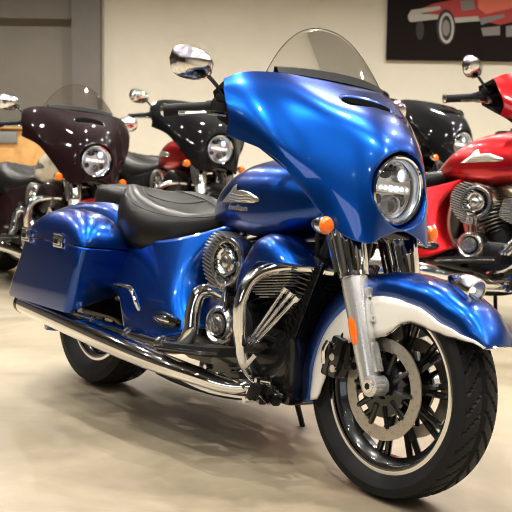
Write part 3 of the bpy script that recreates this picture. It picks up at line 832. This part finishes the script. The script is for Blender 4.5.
# ---- saddlebags
def rrect(x0, x1, y0, y1, r, z, n=6, fn=None):
    pts = []
    for cx, cy, a0 in ((x1 - r, y1 - r, 0), (x0 + r, y1 - r, pi / 2), (x0 + r, y0 + r, pi), (x1 - r, y0 + r, 1.5 * pi)):
        for k in range(n + 1):
            a = a0 + pi / 2 * k / n; x, y = cx + r * cos(a), cy + r * sin(a)
            pts.append(Vector((x, y, z + (fn(x, y) if fn else 0))))
    # extra points along the front edge
    return pts
for q in (-1, 1):
    b = B(); rows = []
    lift = lambda x, y: min(.060, max(0, (y + .41)) * .55)
    def up(k): return lambda x, y: lift(x, y) * k
    for z, x0, x1, y0, y1, r, k in ((.352, -.100, .360, -.405, -.230, .03, 1), (.347, -.122, .380, -.424, -.222, .034, 1), (.360, -.125, .390, -.429, -.218, .034, .95), (.42, -.097, .405, -.431, -.214, .032, .8), (.51, -.048, .426, -.432, -.212, .030, .4), (.594, -.014, .449, -.432, -.210, .030, 0), (.598, -.010, .446, -.429, -.213, .028, 0)):
        rows.append(rrect(x0, x1, y0, y1, r, z, fn=up(k)))
    b.grid(rows, cv=True, capu=True)
    if q > 0: b = b.flipped()
    bag = part('saddlebag', b, BLUE, sharp=50, label='hard blue saddlebag')
    b = B(); rows = []
    for k in range(25):
        u_ = k / 24; z = .603 + .133 * (u_ ** 1.15 if k else 0); f_ = max(.004, (1 - u_ ** 2.5) ** (1 / 2.3))
        cx_ = .214 + .006 * u_; cy_ = -.321 + .004 * u_
        ring = []
        for m_ in range(72):
            a = 2 * pi * m_ / 72; ca, sa = cos(a), sin(a); e = .30 + .45 * u_ ** 1.5
            ring.append(Vector((cx_ + .237 * f_ * abs(ca) ** e * (1 if ca > 0 else -1), cy_ + .114 * f_ * abs(sa) ** e * (1 if sa > 0 else -1), z)))
        rows.append(ring)
    b.grid(rows, cv=True, capu=True)
    if q > 0: b = b.flipped()
    lid = part('saddlebag_lid', b, BLUE, bag, sharp=50)
    for x in (.020, .285):
        b = B()
        b.box((x, q * .436, .607), (.066, .014, .050), None, .006)
        b.box((x, q * .444, .610), (.046, .010, .034), None, .005, mi=0)
        b.box((x, q * .450, .606), (.024, .004, .018), None, .002, mi=1)
        b.box((x, q * .440, .634), (.05, .018, .008), None, .003)
        part('latch', b, [CHROME, BLACKM], bag, label='chrome bag latch')
    b = B(); b.tube([(.545, q * .340, .476), (.58, q * .352, .482), (.64, q * .360, .487), (.69, q * .360, .484), (.712, q * .356, .464), (.722, q * .348, .435), (.726, q * .335, .412)], [.006, .008, .0085, .0085, .0085, .008, .007], 10, 5)
    part('bag_guard', b, CHROME, label='bent chrome guard rail in front of the saddlebag')
    b = B(); b.tube([(.545, q * .340, .476), (.53, q * .26, .47)], .007, 8, smooth=False)
    b.tube([(.42, q * .22, .42), (.30, q * .16, .40)], .012, 8, smooth=False)
    part('bag_bracket', b, BLACKM)
# ------------------------------------------------------------------ camera geometry (room frame: x right, y away, z up)
YAW = 2.4478; PIT = -.1220; RO = .0153; LN = .1255; F = 970.; CZ = 1.0641
rv = Vector((sin(YAW), -cos(YAW))); vv = Vector((cos(YAW), sin(YAW))); C2 = Vector((3.5625, -2.1121))
bx, by = -C2.dot(rv), -C2.dot(vv)
byaw = atan2(Vector((1, 0)).dot(vv), Vector((1, 0)).dot(rv))
LIFT = .006
ROOT.location = (bx, by, LIFT); ROOT.rotation_euler = (-LN, 0, byaw)
V3 = Vector((0, cos(PIT), sin(PIT))); R3 = Vector((1, 0, 0)); U3 = R3.cross(V3)
Rc = R3 * cos(RO) + U3 * sin(RO); Uc = -R3 * sin(RO) + U3 * cos(RO)
CAM = Vector((0, 0, CZ))
def ray(x, y): return V3 + Rc * (x - 256) / F - Uc * (y - 256) / F
def at_depth(x, y, Y): d = ray(x, y); return CAM + d * (Y / d.y)
# ------------------------------------------------------------------ other motorcycles
def copy_bike(label, paint, depth, headpix, yaw_off, k=1., skip=(), group=None, over={}, anchor=None, roll=-LN):
    r = ROOT.copy(); COL.objects.link(r); r['label'] = label
    if group: r['group'] = group
    yaw = byaw + yaw_off
    M = Matrix.Rotation(yaw, 3, 'Z') @ Matrix.Rotation(roll, 3, 'X')
    h = M @ ((Vector(anchor) if anchor else st((1.58, 0, .909))) * k); tgt = at_depth(headpix[0], headpix[1], depth)
    loc = (tgt.x - h.x, tgt.y - h.y)
    r.location = (loc[0], loc[1], LIFT * k); r.rotation_euler = (roll, 0, yaw); r.scale = (k, k, k)
    def rec(src, dst):
        for ch in list(src.children):
            base = ch.name.split('.')[0]
            if base in skip: continue
            c = ch.copy(); COL.objects.link(c); c.parent = dst
            for i, s_ in enumerate(c.material_slots):
                if s_.material in (BLUE, FENDW):
                    p_ = over.get(base, paint); s_.link = 'OBJECT'; s_.material = p_
                    if 'label' in c.keys():
                        l_ = c['label']; nm = {'candy_red_paint': 'red', 'black_paint': 'black', 'dark_maroon_paint': 'dark maroon', 'cream_paint': 'cream'}[p_.name]
                        c['label'] = l_.replace('pearl white', nm).replace('blue', nm)
                elif base in over and i == 0: s_.link = 'OBJECT'; s_.material = over[base]
            rec(ch, c)
    rec(ROOT, r); return r
HEAVY = ('badge_lettering', 'wiring')
copy_bike('dark maroon fairing motorcycle with cream tank and red front fender, leftmost in the back row', MAROON, 6.3, (97, 158), radians(-5), .98, HEAVY, over={'front_fender': RED, 'fender_skirt': RED, 'fuel_tank': CREAM})
copy_bike('black fairing motorcycle with a red tank, directly behind the seat of the blue one', BLACKP, 7.5, (221, 150), radians(-7), 1.06, HEAVY + ('windshield',), over={'fuel_tank': RED})
copy_bike('black fairing motorcycle seen behind the blue fairing, below the wall picture', BLACKP, 8.7, (464, 140), radians(-2), 1.12, HEAVY + ('windshield',), over={'mirror': BLACKP})
copy_bike('red touring motorcycle with exposed chrome V-twin, at the right edge', RED, 5.4, (473, 190), radians(14), 1.12, HEAVY + ('engine_shield', 'crash_bar', 'exhaust_header', 'oil_filter_drum'), over={'cylinder': FINM, 'cooling_fins': FINM}, anchor=(1.0, -.21, .618))
# ------------------------------------------------------------------ room
def struct(name, b, m, **k):
    o = link(name, b, m, None, **k); o['kind'] = 'structure'; return o
def noise_mat(name, c1, c2, scale, rough, detail=6, bump=0., c3=None, coat=0.):
    m, nt, b_ = new_mat(name)
    tc = nt.nodes.new('ShaderNodeTexCoord'); n = nt.nodes.new('ShaderNodeTexNoise'); n.inputs['Scale'].default_value = scale; n.inputs['Detail'].default_value = detail
    n.inputs['Roughness'].default_value = .62; n.inputs['Distortion'].default_value = .6
    cr_ = nt.nodes.new('ShaderNodeValToRGB'); cr_.color_ramp.elements[0].position = .36; cr_.color_ramp.elements[1].position = .62
    cr_.color_ramp.elements[0].color = (*c1, 1); cr_.color_ramp.elements[1].color = (*c2, 1)
    nt.links.new(tc.outputs['Object'], n.inputs['Vector']); nt.links.new(n.outputs['Fac'], cr_.inputs[0]); nt.links.new(cr_.outputs[0], b_.inputs['Base Color'])
    b_.inputs['Roughness'].default_value = rough; b_.inputs['Coat Weight'].default_value = coat; b_.inputs['Coat Roughness'].default_value = .25
    return m
FLOORM = noise_mat('polished_stone_floor', (.195, .160, .108), (.315, .266, .186), 1.5, .42, coat=.12)
WALLM = noise_mat('beige_wall_paint', (.68, .63, .53), (.71, .66, .56), 2, .8)
WALLD = noise_mat('taupe_panel_paint', (.20, .185, .155), (.22, .20, .17), 2, .6)
COLM = noise_mat('grey_column_paint', (.155, .14, .125), (.17, .155, .14), 2, .7)
CEILM = mat('grey_ceiling', (.07, .068, .065), .9)
DARKW = noise_mat('charcoal_wall_paint', (.07, .066, .06), (.085, .08, .072), 2, .8)
XL, XR, YB, YF, HT = -6.5, 6.5, 12.5, -5.0, 3.8
struct('floor', B().box(((XL + XR) / 2, (YB + YF) / 2, -.05), (XR - XL + .4, YB - YF + .4, .1)), FLOORM)
struct('ceiling', B().box(((XL + XR) / 2, (YB + YF) / 2, HT + .05), (XR - XL + .4, YB - YF + .4, .1)), CEILM)
xc = at_depth(102, 60, YB).x; xp = at_depth(74, 60, YB).x
struct('wall_back', B().box(((xc + XR) / 2, YB + .1, HT / 2), (XR - xc, .2, HT)), WALLM)
struct('wall_column', B().box(((xc + xp) / 2, YB + .02, HT / 2), (xc - xp, .36, HT), None, .01), COLM)
struct('wall_recess', B().box(((xp + XL) / 2, YB + .15, HT / 2), (xp - XL, .2, HT)), WALLD)
z1 = at_depth(36, 19.5, YB).z
struct('trim_1', B().box(((xp + XL) / 2, YB - .02, z1 + .30), (xp - XL - .01, .14, .60), None, .01), COLM)
z2 = at_depth(36, 124, YB).z
struct('trim_2', B().box(((xp + XL) / 2, YB + .02, z2), (xp - XL - .01, .10, .035), None, .005), mat('dark_trim', (.03, .028, .026), .6))
struct('baseboard_back', B().box(((xc + XR) / 2 + .1, YB - .01, .05), (XR - xc - .2, .03, .10), None, .004), COLM)
struct('wall_left', B().box((XL - .1, (YB + YF) / 2, HT / 2), (.2, YB - YF, HT)), DARKW)
struct('wall_right', B().box((XR + .1, (YB + YF) / 2, HT / 2), (.2, YB - YF, HT)), WALLM)
struct('wall_front', B().box(((XL + XR) / 2, YF - .1, HT / 2), (XR - XL, .2, HT)), DARKW)
# wooden counter at far left
WOOD = noise_mat('orange_wood', (.46, .24, .075), (.60, .33, .11), 6, .5)
p0 = at_depth(-30, 126, 11.7); p1 = at_depth(47, 126, 11.7)
ct = thing('wooden_counter', 'orange wooden counter against the taupe wall behind the leftmost motorcycle', 'counter')
ct.location = ((p0.x + p1.x) / 2, 11.7, 0); ABS[ct.name] = Vector(ct.location)
link('counter_body', B().box(((p0.x + p1.x) / 2, 11.8, p0.z / 2 - .01), (p1.x - p0.x, .5, p0.z - .04), None, .01), WOOD, ct)
link('counter_top', B().box(((p0.x + p1.x) / 2, 11.79, p0.z - .012), (p1.x - p0.x + .04, .56, .03), None, .006), WOOD, ct)
q0 = at_depth(-25, 131, 11.53); q1 = at_depth(17, 143, 11.53)
link('counter_panel', B().box(((q0.x + q1.x) / 2, 11.54, (q0.z + q1.z) / 2), (q1.x - q0.x, .03, q0.z - q1.z), None, .004), mat('grey_laminate', (.18, .18, .17), .5), ct, label='grey inset panel')
# wall picture with a red car photograph
pl = at_depth(386, 60, YB - .03); pr_ = at_depth(572, 54, YB - .03); pt = at_depth(386, -45, YB - .03)
pic = thing('wall_picture', 'large dark framed photograph of a red vintage car on the beige wall', 'picture')
zb = pl.z; PW = pr_.x - pl.x; PH = pt.z - pl.z
pic.location = (pl.x + PW / 2, YB - .03, zb); ABS[pic.name] = Vector(pic.location)
link('canvas', B().box((pl.x + PW / 2, YB - .03, zb + PH / 2), (PW, .05, PH), None, .004), mat('dark_print', (.012, .008, .008), .6, spec=.1), pic)
def px2(x, y, d=0.): q = at_depth(x, y, YB - .056 - d); return Vector((q.x, YB - .056 - d, q.z))
PRED = mat('print_red', (.42, .03, .03), .5); PRED2 = mat('print_light_red', (.75, .16, .10), .5); PWH = mat('print_white', (.45, .42, .38), .6); PGR = mat('print_grey', (.22, .20, .19), .5); PBK = mat('print_black', (.02, .016, .016), .6)
b = B()
def poly(pts, mi, d): b.plate([px2(x, y, d) for x, y in pts], (0, -1, 0), .001, mi)
poly([(414, 12), (432, 4), (452, 0), (470, -6), (512, -14), (560, -20), (560, 26), (512, 22), (500, 25), (476, 19), (452, 20), (440, 19), (414, 20)], 0, 0)
poly([(478, -1), (512, -12), (560, -18), (560, 9), (512, 8), (486, 14), (478, 8)], 1, .001)
poly([(409, 14), (411, 10), (440, 6), (441, 9), (414, 13), (441, 15), (440, 19), (412, 22), (409, 20)], 2, .002)
poly([(452, 18), (478, 16), (480, 21), (453, 23)], 2, .002)
poly([(460, 1), (473, 0), (476, 9), (462, 11)], 3, .002)
poly([(480, 18), (504, 14), (505, 17), (481, 25)], 3, .002)
poly([(481, 28), (500, 26), (500, 35), (483, 36)], 3, .001)
poly([(506, 26), (530, 24), (530, 35), (506, 37)], 3, .001)
def ell(cx, cy, rx, ry, mi, d): poly([(cx + rx * cos(a), cy + ry * sin(a)) for a in [2 * pi * k / 20 for k in range(20)]], mi, d)
ell(446, 27, 9.5, 18, 4, .003); ell(446.5, 28, 7.5, 15.5, 2, .004); ell(446.5, 28, 5.2, 12.5, 4, .005); ell(446, 28, 3.8, 8, 3, .006)
ell(420, 30, 4, 10, 4, .001); ell(411, 17, 3, 5, 2, .004)
link('printed_car', b, [PRED, PRED2, PWH, PGR, PBK], pic, label='red vintage car with whitewall tyre in the print')
# ------------------------------------------------------------------ lights
def lamp(kind, name, loc, energy, size, rot=(0, 0, 0), col=(1, 1, 1), shape='DISK', sy=None, spread=None):
    l = bpy.data.lights.new(name, kind); l.energy = energy; l.color = col
    if kind == 'AREA':
        l.shape = shape; l.size = size
        if sy: l.size_y = sy
        if spread: l.spread = spread
    o = bpy.data.objects.new(name, l); COL.objects.link(o); o.location = loc; o.rotation_euler = rot
    return o
WARM = (1, .95, .87); COOL = (.93, .96, 1)
can = None
FIX = mat('downlight_trim', (.6, .6, .6), .4)
spots = []
for gx in range(-2, 4):
    for gy in range(-1, 7):
        spots.append((gx * 1.7 - .7 + .2 * (gy % 2), gy * 1.75 - .2))
for i, (x, y) in enumerate(spots):
    if abs(x) > 6 or y > 12: continue
    if can is None:
        bb = B(); bb.lathe([(0, .075), (-.015, .078), (-.02, .070), (-.003, .062), (-.002, .0005)], (0, 0, 0), (0, 0, 1), 24)
        can = link('ceiling_downlight', bb, FIX); ABS[can.name] = Vector(); can['label'] = 'round recessed ceiling downlight above the showroom floor'; can['category'] = 'light'; can['group'] = 'ceiling downlights'
        o = can; zc_ = can.location.z
    else: o = can.copy(); COL.objects.link(o)
    o.location = (x, y, HT + zc_)
    lamp('AREA', 'downlight', (x, y, HT - .025), 18 if y < 1 else (52 if y < 8 else 66), .08, col=WARM, spread=radians(140))
# unseen frame with area light, added behind the camera as soft fill
def added_window(n, c, w, h, rotz, energy, col):
    z = c[2]; M = Matrix.Rotation(rotz, 3, 'Z')
    b = B(); fr = .05
    for dx, dz, sx, sz in ((0, h / 2, w + .1, .1), (0, -h / 2, w + .1, .1), (-w / 2, 0, .1, h), (w / 2, 0, .1, h), (0, 0, .06, h)):
        b.box(Vector(c) + M @ Vector((dx, 0, dz)), (sx, .12, sz), M, .01)
    struct('added_window_%d' % n, b, BLACKM)
    lamp('AREA', 'added_fill', Vector(c) + M @ Vector((0, .02, 0)), energy, w, (radians(90), 0, rotz + pi), col, 'RECTANGLE', h)
added_window(1, (-2.2, YF + .08, 1.9), 3.0, 2.2, pi, 60, COOL)
w = bpy.data.worlds.new('World'); SC.world = w; w.use_nodes = True
w.node_tree.nodes['Background'].inputs[0].default_value = (.5, .5, .5, 1); w.node_tree.nodes['Background'].inputs[1].default_value = .02
# ------------------------------------------------------------------ camera
cd = bpy.data.cameras.new('Camera'); co = bpy.data.objects.new('Camera', cd); COL.objects.link(co)
cd.sensor_width = 36; cd.lens = F / 512 * 36; cd.clip_end = 60
Mx = Matrix((Rc, Uc, -V3)).transposed().to_4x4(); Mx.translation = CAM; co.matrix_world = Mx
cd.dof.use_dof = True; cd.dof.focus_distance = 2.95; cd.dof.aperture_fstop = 8
SC.camera = co
SC.view_settings.view_transform = 'Standard'; SC.view_settings.look = 'None'; SC.view_settings.gamma = 1; SC.view_settings.exposure = -.3
try:
    SC.cycles.use_denoising = True; SC.cycles.max_bounces = 8; SC.cycles.transparent_max_bounces = 16; SC.cycles.caustics_reflective = False
    SC.cycles.sample_clamp_indirect = 6; SC.cycles.filter_width = 1.0
except Exception: pass
